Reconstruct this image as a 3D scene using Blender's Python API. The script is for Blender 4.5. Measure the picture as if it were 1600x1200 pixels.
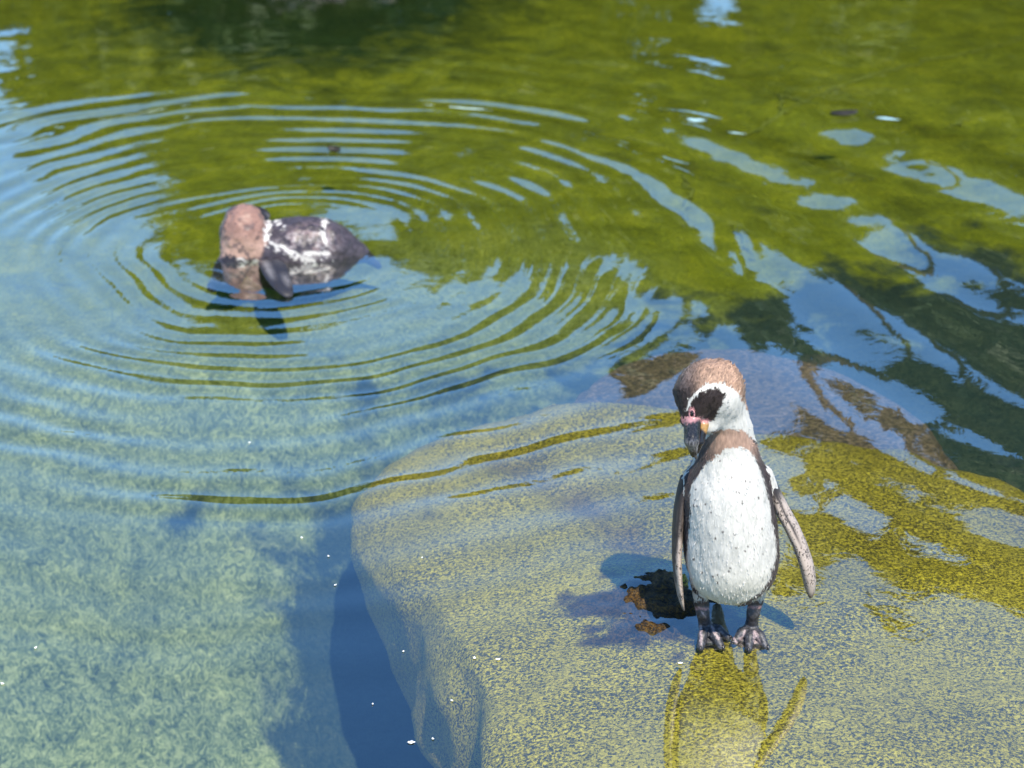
import bpy, math, random
import numpy as np
from mathutils import Vector
for _o in list(bpy.data.objects):
    bpy.data.objects.remove(_o)
SC = bpy.context.scene
COL = SC.collection
random.seed(7)
RNG = np.random.default_rng(7)

# ------------------------------------------------------------------ camera, sky, sun, exposure
CAM_H = 1.9
PITCH = math.radians(26.2)          # looking down
FPX = 3087.0                        # focal length in photo pixels (1600 wide)
cam = bpy.data.cameras.new('camera')
cam.sensor_width = 36.0
cam.lens = 36.0 * FPX / 1600.0
cam.clip_start = 0.05
cam.clip_end = 2000.0
cam.dof.use_dof = True
cam.dof.focus_distance = 3.3
cam.dof.aperture_fstop = 4.4
camo = bpy.data.objects.new('camera', cam)
camo.location = (0, 0, CAM_H)
camo.rotation_euler = (math.pi / 2 - PITCH, 0, 0)
COL.objects.link(camo)
SC.camera = camo

SUN_EL = math.radians(60)
SUN_AZ = math.atan2(0.33, -0.94)    # from +Y towards +X : behind the camera, to its right
S = Vector((math.sin(SUN_AZ) * math.cos(SUN_EL), math.cos(SUN_AZ) * math.cos(SUN_EL), math.sin(SUN_EL)))
world = bpy.data.worlds.new('World')
SC.world = world
world.use_nodes = True
wn = world.node_tree
wn.nodes.clear()
sky = wn.nodes.new('ShaderNodeTexSky')
sky.sky_type = 'NISHITA'
sky.sun_disc = False
sky.sun_elevation = SUN_EL
sky.sun_rotation = SUN_AZ
sky.altitude = 0
sky.air_density = 1.0
sky.dust_density = 0.15
sky.ozone_density = 3.6
bg = wn.nodes.new('ShaderNodeBackground')
bg.inputs['Strength'].default_value = 0.15
wo = wn.nodes.new('ShaderNodeOutputWorld')
hs = wn.nodes.new('ShaderNodeHueSaturation')
hs.inputs['Saturation'].default_value = 1.2
wn.links.new(sky.outputs[0], hs.inputs['Color'])
wn.links.new(hs.outputs[0], bg.inputs['Color'])
wn.links.new(bg.outputs[0], wo.inputs['Surface'])
sun = bpy.data.lights.new('sun', 'SUN')
sun.energy = 3.8
sun.angle = math.radians(0.5)
sun.color = (1.0, 0.92, 0.77)
suno = bpy.data.objects.new('sun', sun)
suno.rotation_euler = S.to_track_quat('Z', 'Y').to_euler()
suno.location = (3, -4, 8)
COL.objects.link(suno)
vs = SC.view_settings
vs.view_transform = 'Standard'
vs.look = 'None'
vs.exposure = 0.86
vs.gamma = 1.0
vs.use_curve_mapping = False
SC.cycles.max_bounces = 6
SC.cycles.diffuse_bounces = 1
SC.cycles.use_light_tree = False
SC.cycles.glossy_bounces = 3
SC.cycles.transparent_max_bounces = 10
SC.cycles.caustics_reflective = False
SC.cycles.caustics_refractive = False

# ------------------------------------------------------------------ pixel helpers (photo pixels -> place)
CP, SP = math.cos(PITCH), math.sin(PITCH)
def ray(u, v):
    a = (u - 800.0) / FPX
    b = (600.0 - v) / FPX
    return np.array([a, CP + b * SP, -SP + b * CP])
def on_level(u, v, z=0.0):
    d = ray(u, v)
    t = (z - CAM_H) / d[2]
    return np.array([d[0] * t, d[1] * t, z])
def on_plane(u, v, y):
    d = ray(u, v)
    t = y / d[1]
    return np.array([d[0] * t, y, CAM_H + d[2] * t])
def to_px(P):
    P = np.asarray(P, float)
    x, y, z = P[..., 0], P[..., 1], P[..., 2] - CAM_H
    fwd = y * CP - z * SP
    up = y * SP + z * CP
    return 800 + FPX * x / fwd, 600 - FPX * up / fwd

# ------------------------------------------------------------------ numeric helpers
def _hash(ix, iy, iz, seed):
    h = (ix.astype(np.int64) * 374761393 + iy.astype(np.int64) * 668265263 + iz.astype(np.int64) * 2147483647 + seed * 974634777) & 0xffffffff
    h = ((h ^ (h >> 13)) * 1274126177) & 0xffffffff
    h = (h ^ (h >> 16)) & 0xffffffff
    return h.astype(np.float64) / 4294967295.0
def vnoise(x, y, z=None, seed=0):
    x = np.asarray(x, float); y = np.asarray(y, float)
    z = np.zeros_like(x) if z is None else np.asarray(z, float)
    x0, y0, z0 = np.floor(x), np.floor(y), np.floor(z)
    fx, fy, fz = x - x0, y - y0, z - z0
    fx = fx ** 3 * (fx * (fx * 6 - 15) + 10); fy = fy ** 3 * (fy * (fy * 6 - 15) + 10); fz = fz ** 3 * (fz * (fz * 6 - 15) + 10)
    out = 0
    for dz in (0, 1):
        for dy in (0, 1):
            for dx in (0, 1):
                w = (fx if dx else 1 - fx) * (fy if dy else 1 - fy) * (fz if dz else 1 - fz)
                out = out + w * _hash(x0 + dx, y0 + dy, z0 + dz, seed)
    return out * 2 - 1
def fbm(x, y, z=None, o=4, seed=0):
    s, a, f = 0, 1.0, 1.0
    for i in range(o):
        s = s + a * vnoise(x * f, y * f, None if z is None else z * f, seed + i * 17)
        a *= 0.5; f *= 2.03
    return s
def sstep(a, b, x):
    t = np.clip((np.asarray(x, float) - a) / (b - a), 0, 1)
    return t * t * (3 - 2 * t)
def poly_sd(poly, u, v):
    """signed distance (inside negative) to a polygon in pixel units"""
    p = np.array(poly, float); q = np.roll(p, -1, 0)
    d = np.full(u.shape, 1e9); ins = np.zeros(u.shape, bool)
    for (ax, ay), (bx, by) in zip(p, q):
        ex, ey = bx - ax, by - ay
        t = np.clip(((u - ax) * ex + (v - ay) * ey) / (ex * ex + ey * ey + 1e-9), 0, 1)
        d = np.minimum(d, np.hypot(u - ax - t * ex, v - ay - t * ey))
        c = ((ay > v) != (by > v)) & (u < ex * (v - ay) / ((ey if abs(ey) > 1e-9 else 1e-9)) + ax)
        ins ^= c
    return np.where(ins, -d, d)
def line_d(pts, u, v):
    d = np.full(u.shape, 1e9)
    for (ax, ay), (bx, by) in zip(pts[:-1], pts[1:]):
        ex, ey = bx - ax, by - ay
        t = np.clip(((u - ax) * ex + (v - ay) * ey) / (ex * ex + ey * ey + 1e-9), 0, 1)
        d = np.minimum(d, np.hypot(u - ax - t * ex, v - ay - t * ey))
    return d
def srgb(r, g, b):
    return tuple(((c / 255) / 12.92 if c / 255 <= 0.04045 else (((c / 255) + 0.055) / 1.055) ** 2.4) for c in (r, g, b))

def surface_nets(f, org, h):
    """closed surface of a sampled distance field (negative inside) as quads"""
    nx, ny, nz = f.shape
    ins = f < 0
    c = [ins[dx:nx - 1 + dx, dy:ny - 1 + dy, dz:nz - 1 + dz] for dx in (0, 1) for dy in (0, 1) for dz in (0, 1)]
    n = sum(x.astype(np.int8) for x in c)
    act = (n > 0) & (n < 8)
    I = np.argwhere(act)
    idx = np.full(act.shape, -1, np.int64)
    idx[act] = np.arange(len(I))
    acc = np.zeros((len(I), 3)); cnt = np.zeros(len(I))
    cor = [(0, 0, 0), (1, 0, 0), (0, 1, 0), (1, 1, 0), (0, 0, 1), (1, 0, 1), (0, 1, 1), (1, 1, 1)]
    val = {k: f[I[:, 0] + k[0], I[:, 1] + k[1], I[:, 2] + k[2]] for k in cor}
    for a in cor:
        for ax in range(3):
            if a[ax]: continue
            b = list(a); b[ax] = 1; b = tuple(b)
            fa, fb = val[a], val[b]
            m = (fa < 0) != (fb < 0)
            t = np.where(m, fa / np.where(m, fa - fb, 1), 0)
            p = np.tile(np.array(a, float), (len(I), 1)); p[:, ax] += t
            acc[m] += p[m]; cnt[m] += 1
    V = (I + acc / cnt[:, None]) * h + np.array(org)
    F = []
    for ax in range(3):
        s0 = [slice(None)] * 3; s1 = [slice(None)] * 3
        s0[ax] = slice(0, -1); s1[ax] = slice(1, None)
        m = ins[tuple(s0)] != ins[tuple(s1)]
        E = np.argwhere(m)
        o1, o2 = [(1, 2), (2, 0), (0, 1)][ax]
        ok = (E[:, o1] > 0) & (E[:, o2] > 0) & (E[:, o1] < f.shape[o1] - 1) & (E[:, o2] < f.shape[o2] - 1)
        E = E[ok]
        flip = ins[E[:, 0], E[:, 1], E[:, 2]]
        def g(d1, d2):
            k = E.copy(); k[:, o1] -= d1; k[:, o2] -= d2
            return idx[k[:, 0], k[:, 1], k[:, 2]]
        q = np.stack([g(1, 1), g(0, 1), g(0, 0), g(1, 0)], 1)
        q = np.where(flip[:, None], q, q[:, ::-1])
        F.append(q)
    return V, np.concatenate(F)
def smin(a, b, k):
    h = np.clip(0.5 + 0.5 * (b - a) / k, 0, 1)
    return b + (a - b) * h - k * h * (1 - h)
def sd_ell(P, c, r, R=None):
    q = P - np.array(c)
    if R is not None: q = q @ np.array(R).astype(q.dtype)
    q0 = np.sqrt(((q / np.array(r)) ** 2).sum(-1)); q1 = np.sqrt(((q / np.array(r) ** 2) ** 2).sum(-1))
    return q0 * (q0 - 1) / np.maximum(q1, 1e-9)
def sd_cap(P, a, b, ra, rb, flat=None):
    a = np.array(a, float); b = np.array(b, float)
    if flat is not None:
        P = P * np.array(flat); a = a * np.array(flat); b = b * np.array(flat)
    e = b - a
    t = np.clip(((P - a) @ e) / (e @ e), 0, 1)
    return np.sqrt(((P - a - t[..., None] * e) ** 2).sum(-1)) - (ra + (rb - ra) * t)
def grid(lo, hi, h):
    ax = [np.arange(lo[i], hi[i] + h, h) for i in range(3)]
    return np.stack(np.meshgrid(*ax, indexing='ij'), -1)

# ------------------------------------------------------------------ object helpers
def mesh_obj(name, V, F, mat=None, parent=None, smooth=True, col=None):
    me = bpy.data.meshes.new(name)
    V = np.asarray(V, float)
    if isinstance(F, np.ndarray):
        k = F.shape[1]
        me.vertices.add(len(V)); me.vertices.foreach_set('co', V.astype(np.float32).ravel())
        me.loops.add(F.size); me.loops.foreach_set('vertex_index', F.astype(np.int32).ravel())
        me.polygons.add(len(F)); me.polygons.foreach_set('loop_start', np.arange(0, F.size, k, dtype=np.int32))
        me.update(calc_edges=True); me.validate()
    else:
        me.from_pydata([tuple(v) for v in V], [], F)
    if smooth:
        me.polygons.foreach_set('use_smooth', np.ones(len(me.polygons), bool))
    if col is not None:
        at = me.color_attributes.new('tone', 'FLOAT_COLOR', 'POINT')
        at.data.foreach_set('color', np.concatenate([np.clip(col, 0, 2), np.ones((len(V), 1))], 1).astype(np.float32).ravel())
    me.update()
    o = bpy.data.objects.new(name, me)
    COL.objects.link(o)
    if mat: me.materials.append(mat)
    if parent: o.parent = parent
    return o
def empty(name, loc=(0, 0, 0)):
    o = bpy.data.objects.new(name, None)
    o.location = loc
    o.empty_display_size = 0.1
    COL.objects.link(o)
    return o
def adopt(ch, root):
    ch.parent = root
    ch.matrix_parent_inverse.identity()
    ch.location = Vector(ch.location) - Vector(root.location)
    return ch
def tag(o, label=None, cat=None, group=None, kind=None):
    for k, v in (('label', label), ('category', cat), ('group', group), ('kind', kind)):
        if v: o[k] = v
    return o
def tube(path, radii, n=8, flat=None):
    """V, F of a capped tube along a path"""
    path = [np.array(p, float) for p in path]
    V, F = [], []
    for i, p in enumerate(path):
        t = path[min(i + 1, len(path) - 1)] - path[max(i - 1, 0)]
        t /= np.linalg.norm(t) + 1e-9
        a = np.cross(t, [0, 0, 1.0] if abs(t[2]) < 0.9 else [1.0, 0, 0]); a /= np.linalg.norm(a)
        b = np.cross(t, a)
        for k in range(n):
            w = 2 * math.pi * k / n
            V.append(p + radii[i] * (math.cos(w) * a + math.sin(w) * b))
    for i in range(len(path) - 1):
        for k in range(n):
            F.append((i * n + k, i * n + (k + 1) % n, (i + 1) * n + (k + 1) % n, (i + 1) * n + k))
    F.append(tuple(range(n))[::-1]); F.append(tuple(range((len(path) - 1) * n, len(path) * n)))
    return V, F

class NT:
    def __init__(s, name):
        s.m = bpy.data.materials.new(name); s.m.use_nodes = True
        s.t = s.m.node_tree; s.t.nodes.clear()
        s.out = s.n('ShaderNodeOutputMaterial')
    def n(s, typ, **kw):
        nd = s.t.nodes.new(typ)
        for k, v in kw.items():
            if k.startswith('i_'):
                key = k[2:]
                nd.inputs[int(key) if key.isdigit() else key.replace('_', ' ')].default_value = v
            else: setattr(nd, k, v)
        return nd
    def l(s, a, b): s.t.links.new(a, b); return b
    def coord(s, scale=(1, 1, 1), src='Object', rot=(0, 0, 0)):
        tc = s.n('ShaderNodeTexCoord'); mp = s.n('ShaderNodeMapping')
        mp.inputs['Scale'].default_value = scale; mp.inputs['Rotation'].default_value = rot
        s.l(tc.outputs[src], mp.inputs[0]); return mp.outputs[0]
    def noise(s, vec, scale, detail=4, rough=0.55, dist=0.0):
        nd = s.n('ShaderNodeTexNoise'); nd.inputs['Scale'].default_value = scale; nd.inputs['Detail'].default_value = detail
        nd.inputs['Roughness'].default_value = rough; nd.inputs['Distortion'].default_value = dist
        s.l(vec, nd.inputs['Vector']); return nd.outputs['Fac']
    def ramp(s, fac, stops, interp='LINEAR'):
        nd = s.n('ShaderNodeValToRGB'); cr = nd.color_ramp; cr.interpolation = interp
        while len(cr.elements) < len(stops): cr.elements.new(0.5)
        for e, (p, c) in zip(cr.elements, stops):
            e.position = p; e.color = (c[0], c[1], c[2], 1) if not isinstance(c, (int, float)) else (c, c, c, 1)
        s.l(fac, nd.inputs[0]); return nd.outputs[0]
    def mix(s, fac, a, b, mode='MIX'):
        nd = s.n('ShaderNodeMix', data_type='RGBA', blend_type=mode)
        for sock, v in ((nd.inputs[0], fac), (nd.inputs[6], a), (nd.inputs[7], b)):
            if hasattr(v, 'links'): s.l(v, sock)
            else: sock.default_value = v if not isinstance(v, tuple) else (v[0], v[1], v[2], 1)
        return nd.outputs[2]
    def math(s, op, a, b=None):
        nd = s.n('ShaderNodeMath', operation=op)
        for sock, v in zip(nd.inputs, (a, b)):
            if v is None: continue
            if hasattr(v, 'links'): s.l(v, sock)
            else: sock.default_value = v
        return nd.outputs[0]
    def bsdf(s, color, rough=0.6, spec=0.5, bump=None, bstr=0.3, bdist=0.01):
        b = s.n('ShaderNodeBsdfPrincipled')
        for key, v in (('Base Color', color), ('Roughness', rough), ('Specular IOR Level', spec)):
            if hasattr(v, 'links'): s.l(v, b.inputs[key])
            else: b.inputs[key].default_value = v if not isinstance(v, tuple) else (v[0], v[1], v[2], 1)
        if bump is not None:
            bp = s.n('ShaderNodeBump'); bp.inputs['Strength'].default_value = bstr; bp.inputs['Distance'].default_value = bdist
            s.l(bump, bp.inputs['Height']); s.l(bp.outputs[0], b.inputs['Normal'])
        s.l(b.outputs[0], s.out.inputs['Surface'])
        return b

# ------------------------------------------------------------------ materials
F0 = 0.12                          # reflectance of the water film looking straight down
def mat_water():
    m = NT('pool_water')
    g = m.n('ShaderNodeBsdfGlossy'); g.inputs['Roughness'].default_value = 0.0
    g.inputs['Color'].default_value = (1, 1, 1, 1)
    t = m.n('ShaderNodeBsdfTransparent'); t.inputs['Color'].default_value = (0.90, 0.97, 0.94, 1)
    mx = m.n('ShaderNodeMixShader')
    v = m.coord((1, 1, 1))
    n1 = m.noise(v, 26, 3, 0.5, 0.6)
    bp = m.n('ShaderNodeBump'); bp.inputs['Strength'].default_value = 1.0; bp.inputs['Distance'].default_value = 0.00022
    m.l(n1, bp.inputs['Height'])
    m.l(bp.outputs[0], g.inputs['Normal'])
    # Schlick reflectance, the same from either side of the surface
    ge = m.n('ShaderNodeNewGeometry'); dp = m.n('ShaderNodeVectorMath', operation='DOT_PRODUCT')
    m.l(bp.outputs[0], dp.inputs[0]); m.l(ge.outputs['Incoming'], dp.inputs[1])
    inv = m.math('SUBTRACT', 1.0, m.math('ABSOLUTE', dp.outputs['Value']))
    sch = m.math('ADD', m.math('MULTIPLY', m.math('POWER', inv, 2.1), 1 - F0), F0)
    m.l(sch, mx.inputs[0]); m.l(t.outputs[0], mx.inputs[1]); m.l(g.outputs[0], mx.inputs[2])
    m.l(mx.outputs[0], m.out.inputs['Surface'])
    return m.m
def mat_ground():
    m = NT('pool_bed_and_bank')
    v = m.coord((1, 1, 1))
    tc = m.n('ShaderNodeTexCoord'); sx = m.n('ShaderNodeSeparateXYZ'); m.l(tc.outputs['Object'], sx.inputs[0])
    # pool bed: pale algae-dusted concrete, olive weed film with distance, painted curls for ripple refraction
    big = m.noise(v, 1.1, 5, 0.6, 0.3)
    mid = m.noise(v, 7.0, 5, 0.6, 0.8)
    fine = m.noise(m.coord((1.0, 0.62, 1)), 48, 3, 0.55, 2.4)
    grit = m.noise(v, 160, 3, 0.6)
    fine2 = m.noise(m.coord((0.7, 1.0, 1)), 21, 4, 0.6, 1.6)
    fp = m.math('ADD', m.math('MULTIPLY', fine, 0.62), m.math('MULTIPLY', fine2, 0.38))
    pale = m.ramp(fp, [(0.36, (0.035, 0.055, 0.025)), (0.45, (0.14, 0.175, 0.07)), (0.54, (0.32, 0.35, 0.15)), (0.65, (0.50, 0.51, 0.25))])
    pale = m.mix(0.8, pale, m.ramp(mid, [(0.3, (0.62, 0.66, 0.66)), (0.7, (1.1, 1.08, 1.0))]), 'MULTIPLY')
    olive = m.ramp(mid, [(0.25, (0.11, 0.12, 0.003)), (0.5, (0.225, 0.235, 0.005)), (0.75, (0.36, 0.345, 0.010))])
    olive = m.mix(0.55, olive, m.ramp(fine, [(0.3, (0.35, 0.35, 0.35)), (0.7, (1.25, 1.25, 1.25))]), 'MULTIPLY')
    # the bed is bare and pale close to the near edge on one side, weed-covered further out
    yy = m.math('ADD', sx.outputs['Y'], m.math('MULTIPLY', m.math('SUBTRACT', big, 0.5), 1.6))
    far = m.ramp(m.math('MULTIPLY', m.math('SUBTRACT', yy, 3.55), 0.75), [(0.0, 0.0), (1.0, 1.0)])
    bed = m.mix(far, pale, olive)
    bed = m.mix(m.ramp(grit, [(0.35, 0.35), (0.6, 0.0)]), bed, (0.06, 0.08, 0.02))
    # dark weed clumps plus the boulder's shadow, painted into the bed colour
    weed_shade_n = m.noise(m.coord((1, 0.8, 1)), 5.5, 6, 0.66, 0.5)
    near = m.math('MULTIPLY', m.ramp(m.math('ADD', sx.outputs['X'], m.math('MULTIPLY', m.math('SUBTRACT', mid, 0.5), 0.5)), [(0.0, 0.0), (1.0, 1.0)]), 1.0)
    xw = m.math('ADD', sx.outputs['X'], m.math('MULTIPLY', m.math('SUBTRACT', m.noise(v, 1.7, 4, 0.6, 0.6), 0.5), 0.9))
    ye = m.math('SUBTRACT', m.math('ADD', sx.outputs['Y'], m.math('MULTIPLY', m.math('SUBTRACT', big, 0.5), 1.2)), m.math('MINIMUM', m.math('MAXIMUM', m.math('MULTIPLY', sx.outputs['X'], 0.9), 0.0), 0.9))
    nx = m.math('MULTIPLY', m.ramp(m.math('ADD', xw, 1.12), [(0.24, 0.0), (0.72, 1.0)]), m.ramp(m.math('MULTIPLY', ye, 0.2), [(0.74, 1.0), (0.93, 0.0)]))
    weed_shade = m.ramp(m.math('ADD', weed_shade_n, m.math('MULTIPLY', m.math('SUBTRACT', nx, 0.5), 0.55)), [(0.48, 0.0), (0.64, 1.0)])
    bed = m.mix(m.math('MULTIPLY', m.math('MULTIPLY', weed_shade, m.math('MINIMUM', m.math('MULTIPLY', nx, 4.0), 1.0)), 0.9), bed, (0.010, 0.026, 0.026))
    # dark reflection round the far rock, painted into the bed colour
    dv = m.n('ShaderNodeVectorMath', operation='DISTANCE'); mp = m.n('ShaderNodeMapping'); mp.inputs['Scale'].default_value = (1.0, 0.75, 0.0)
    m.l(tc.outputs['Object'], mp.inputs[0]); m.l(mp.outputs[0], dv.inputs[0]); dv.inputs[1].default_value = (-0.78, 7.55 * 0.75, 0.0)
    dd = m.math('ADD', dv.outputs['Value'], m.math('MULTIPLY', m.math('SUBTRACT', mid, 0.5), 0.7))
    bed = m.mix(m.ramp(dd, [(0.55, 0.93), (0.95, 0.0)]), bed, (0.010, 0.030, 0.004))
    # bank: soil and short grass
    bank = m.ramp(m.noise(v, 9, 6, 0.65), [(0.3, (0.035, 0.03, 0.018)), (0.5, (0.04, 0.06, 0.015)), (0.7, (0.07, 0.10, 0.025))])
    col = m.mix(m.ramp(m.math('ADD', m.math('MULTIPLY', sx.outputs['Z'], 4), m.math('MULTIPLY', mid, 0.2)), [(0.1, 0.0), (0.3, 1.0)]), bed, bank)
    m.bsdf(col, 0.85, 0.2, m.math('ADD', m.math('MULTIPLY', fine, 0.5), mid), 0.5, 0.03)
    return m.m
def mat_boulder(name, a, b, dark, fleck=105, wet=True):
    m = NT(name)
    v = m.coord((1, 1, 1)); vs_ = m.coord((0.75, 1.0, 1.0))
    f1 = m.noise(vs_, fleck, 4, 0.62, 0.6)
    f2 = m.noise(v, fleck * 2.3, 3, 0.6)
    big = m.noise(v, 4.5, 5, 0.6, 0.4)
    base = m.mix(m.ramp(big, [(0.35, 0.0), (0.68, 1.0)]), a, b)
    sp = m.math('ADD', m.math('MULTIPLY', f1, 0.7), m.math('MULTIPLY', f2, 0.3))
    base = m.mix(m.ramp(m.math('ADD', sp, m.math('MULTIPLY', m.math('SUBTRACT', big, 0.5), 0.16)), [(0.44, 0.95), (0.50, 0.45), (0.53, 0.0)]), base, dark)
    base = m.mix(m.ramp(sp, [(0.56, 0.0), (0.66, 0.75)]), base, (min(1, a[0] * 1.7), min(1, a[1] * 1.75), a[2] * 3 + 0.03))
    att = m.n('ShaderNodeAttribute', attribute_name='tone')
    base = m.mix(1.0, base, att.outputs['Color'], 'MULTIPLY')
    h = m.math('ADD', m.math('MULTIPLY', f1, 0.35), m.noise(v, 22, 5, 0.6))
    m.bsdf(base, 0.5, 0.3, h, 0.55, 0.02)
    return m.m
def mat_plumage(name, streak=(260, 260, 60), bump=0.35, rough=0.62):
    m = NT(name)
    att = m.n('ShaderNodeAttribute', attribute_name='tone')
    v = m.coord(streak)
    n = m.noise(v, 1.0, 4, 0.6, 0.4)
    c = m.mix(1.0, att.outputs['Color'], m.ramp(n, [(0.3, (0.80, 0.80, 0.79)), (0.65, (1.06, 1.05, 1.05))]), 'MULTIPLY')
    b = m.bsdf(c, rough, 0.3, n, bump, 0.003)
    b.inputs['Sheen Weight'].default_value = 0.08
    return m.m
def mat_tone(name, rough, spec, scale, bstr=0.4, bdist=0.002, var=0.5):
    m = NT(name)
    att = m.n('ShaderNodeAttribute', attribute_name='tone')
    n = m.noise(m.coord((1, 1, 1)), scale, 4, 0.6)
    c = m.mix(1.0, att.outputs['Color'], m.ramp(n, [(0.3, (1 - var,) * 3), (0.7, (1 + var * 0.4,) * 3)]), 'MULTIPLY')
    m.bsdf(c, rough, spec, n, bstr, bdist)
    return m.m
def mat_plain(name, c1, c2, scale=20, rough=0.7, spec=0.3, bstr=0.3, trans=0.0):
    m = NT(name)
    n = m.noise(m.coord((1, 1, 1)), scale, 4, 0.6)
    b = m.bsdf(m.ramp(n, [(0.3, c1), (0.7, c2)]), rough, spec, n, bstr, 0.01)
    if trans: b.inputs['Transmission Weight'].default_value = trans
    return m.m

# ------------------------------------------------------------------ ground sheet with the pool basin
POOL_C, POOL_R = (0.3, 5.7), (6.4, 5.2)
def pool_rho(x, y):
    a = np.arctan2(y - POOL_C[1], x - POOL_C[0])
    wob = 1 + 0.05 * np.sin(3 * a + 1) + 0.03 * np.sin(7 * a)
    return np.sqrt(((x - POOL_C[0]) / POOL_R[0]) ** 2 + ((y - POOL_C[1]) / POOL_R[1]) ** 2) / wob
def ground_z(x, y):
    r = pool_rho(x, y)
    base = -0.92 + 0.77 * sstep(3.3, 4.1, y + 0.25 * x)
    z = base + (0.28 - base) * sstep(0.93, 1.07, r)
    z = z + 0.03 * fbm(x * 0.9, y * 0.9, o=3, seed=3) + 0.012 * fbm(x * 5, y * 5, o=2, seed=9) * (r < 1.2)
    z = z + 1.0 * sstep(13, 60, np.hypot(x, y - 5)) * (0.5 + 0.5 * fbm(x * 0.03, y * 0.03, o=2, seed=5))
    return z
def axis(lo, hi, step, far, n):
    c = np.arange(lo, hi, step)
    e = np.geomspace(step * 2, far, n)
    return np.concatenate([lo - e[::-1], c, hi + e])
gx = axis(-7, 7.5, 0.06, 500, 26); gy = axis(0.0, 11.5, 0.06, 500, 26)
GX, GY = np.meshgrid(gx, gy, indexing='ij')
def quads(nx, ny):
    i, j = np.meshgrid(np.arange(nx - 1), np.arange(ny - 1), indexing='ij')
    a = (i * ny + j).ravel()
    return np.stack([a, a + ny, a + ny + 1, a + 1], 1)
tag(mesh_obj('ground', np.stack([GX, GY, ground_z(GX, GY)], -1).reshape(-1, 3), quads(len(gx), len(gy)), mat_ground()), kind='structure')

# ------------------------------------------------------------------ positions traced from the photograph
FEET = on_level(1138, 990, 0.0)
SWIM = on_level(452, 392, 0.0)
YP = FEET[1]

# ------------------------------------------------------------------ water surface with rings and swell
def water_z(x, y):
    wx = x + 0.05 * fbm(x * 1.9, y * 1.9, o=3, seed=21); wy = y + 0.05 * fbm(x * 1.9 + 9, y * 1.9, o=3, seed=22)
    dx, dy = wx - SWIM[0], wy - SWIM[1]
    r = np.sqrt(dx * dx + dy * dy) + 1e-6
    a0, b0 = 0.036, 0.068                         # wavelength = a0 + b0 r
    ph = 2 * math.pi / b0 * np.log((a0 + b0 * r) / a0)
    lam = a0 + b0 * r
    th = np.arctan2(dy, dx)
    brk = 0.5 + 0.75 * vnoise(np.cos(th) * 2.2 + 7, np.sin(th) * 2.2 + 3, r * 5.5, seed=31)
    slope = 0.135 * sstep(0.16, 0.34, r) * (1 - sstep(1.2, 2.1, r)) * np.clip(brk, 0.08, 1.2) * (1 - 0.8 * sstep(0.15, 0.8, x))
    h = slope * lam / (2 * math.pi) * np.sin(ph)
    # broad wash running in from the far side on one half of the pool
    qx = x + 0.13 * fbm(x * 0.8, y * 0.8, o=2, seed=41); qy = y + 0.13 * fbm(x * 0.8, y * 0.8, o=2, seed=42)
    m = sstep(0.1, 0.75, x + 0.10 * (y - 4.2)) * sstep(3.0, 3.7, y + 0.25 * x) * (1 - sstep(5.0, 7.2, y))
    k = 2 * math.pi / 0.46
    h = h + m * 0.12 / k * np.sin(k * (qx * 0.80 + qy * 0.60) + 0.6 * np.sin(2.1 * qy)) * (0.7 + 0.5 * vnoise(x * 1.1, y * 1.1, seed=44))
    # loose chop over the open water, calm over the boulder and the near shallows
    calm = sstep(2.9, 4.4, y) * (1 - 0.5 * sstep(5.5, 8, y))
    h = h + calm * (0.0016 * fbm(x * 2.6, y * 4.2, o=2, seed=51) + 0.00018 * vnoise(x * 13, y * 19, seed=52)) * (1 - 0.45 * m)
    m2 = np.exp(-(((x - 1.0) / 0.65) ** 2 + ((y - 5.6) / 0.9) ** 2))
    h = h + m2 * 0.0034 * fbm(x * 6, y * 7, o=2, seed=63)
    h = h + 0.0010 * fbm(x * 1.6, y * 2.2, o=2, seed=61)
    # small agitation where the bird has just stepped out
    g = np.exp(-(((x - FEET[0] + 0.13) / 0.12) ** 2 + ((y - FEET[1] - 0.10) / 0.12) ** 2))
    h = h + g * 0.0021 * vnoise(x * 42, y * 60, seed=71)
    return h
wxs = np.concatenate([np.linspace(-7.5, -2.4, 60)[:-1], np.arange(-2.4, 2.6, 0.0125), np.linspace(2.6, 7.5, 60)])
wys = np.concatenate([np.linspace(0.2, 2.0, 40)[:-1], np.arange(2.0, 7.6, 0.0125), np.linspace(7.6, 11.6, 120)])
WX, WY = np.meshgrid(wxs, wys, indexing='ij')
tag(mesh_obj('water', np.stack([WX, WY, water_z(WX, WY)], -1).reshape(-1, 3), quads(len(wxs), len(wys)), mat_water()), kind='structure')

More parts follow.
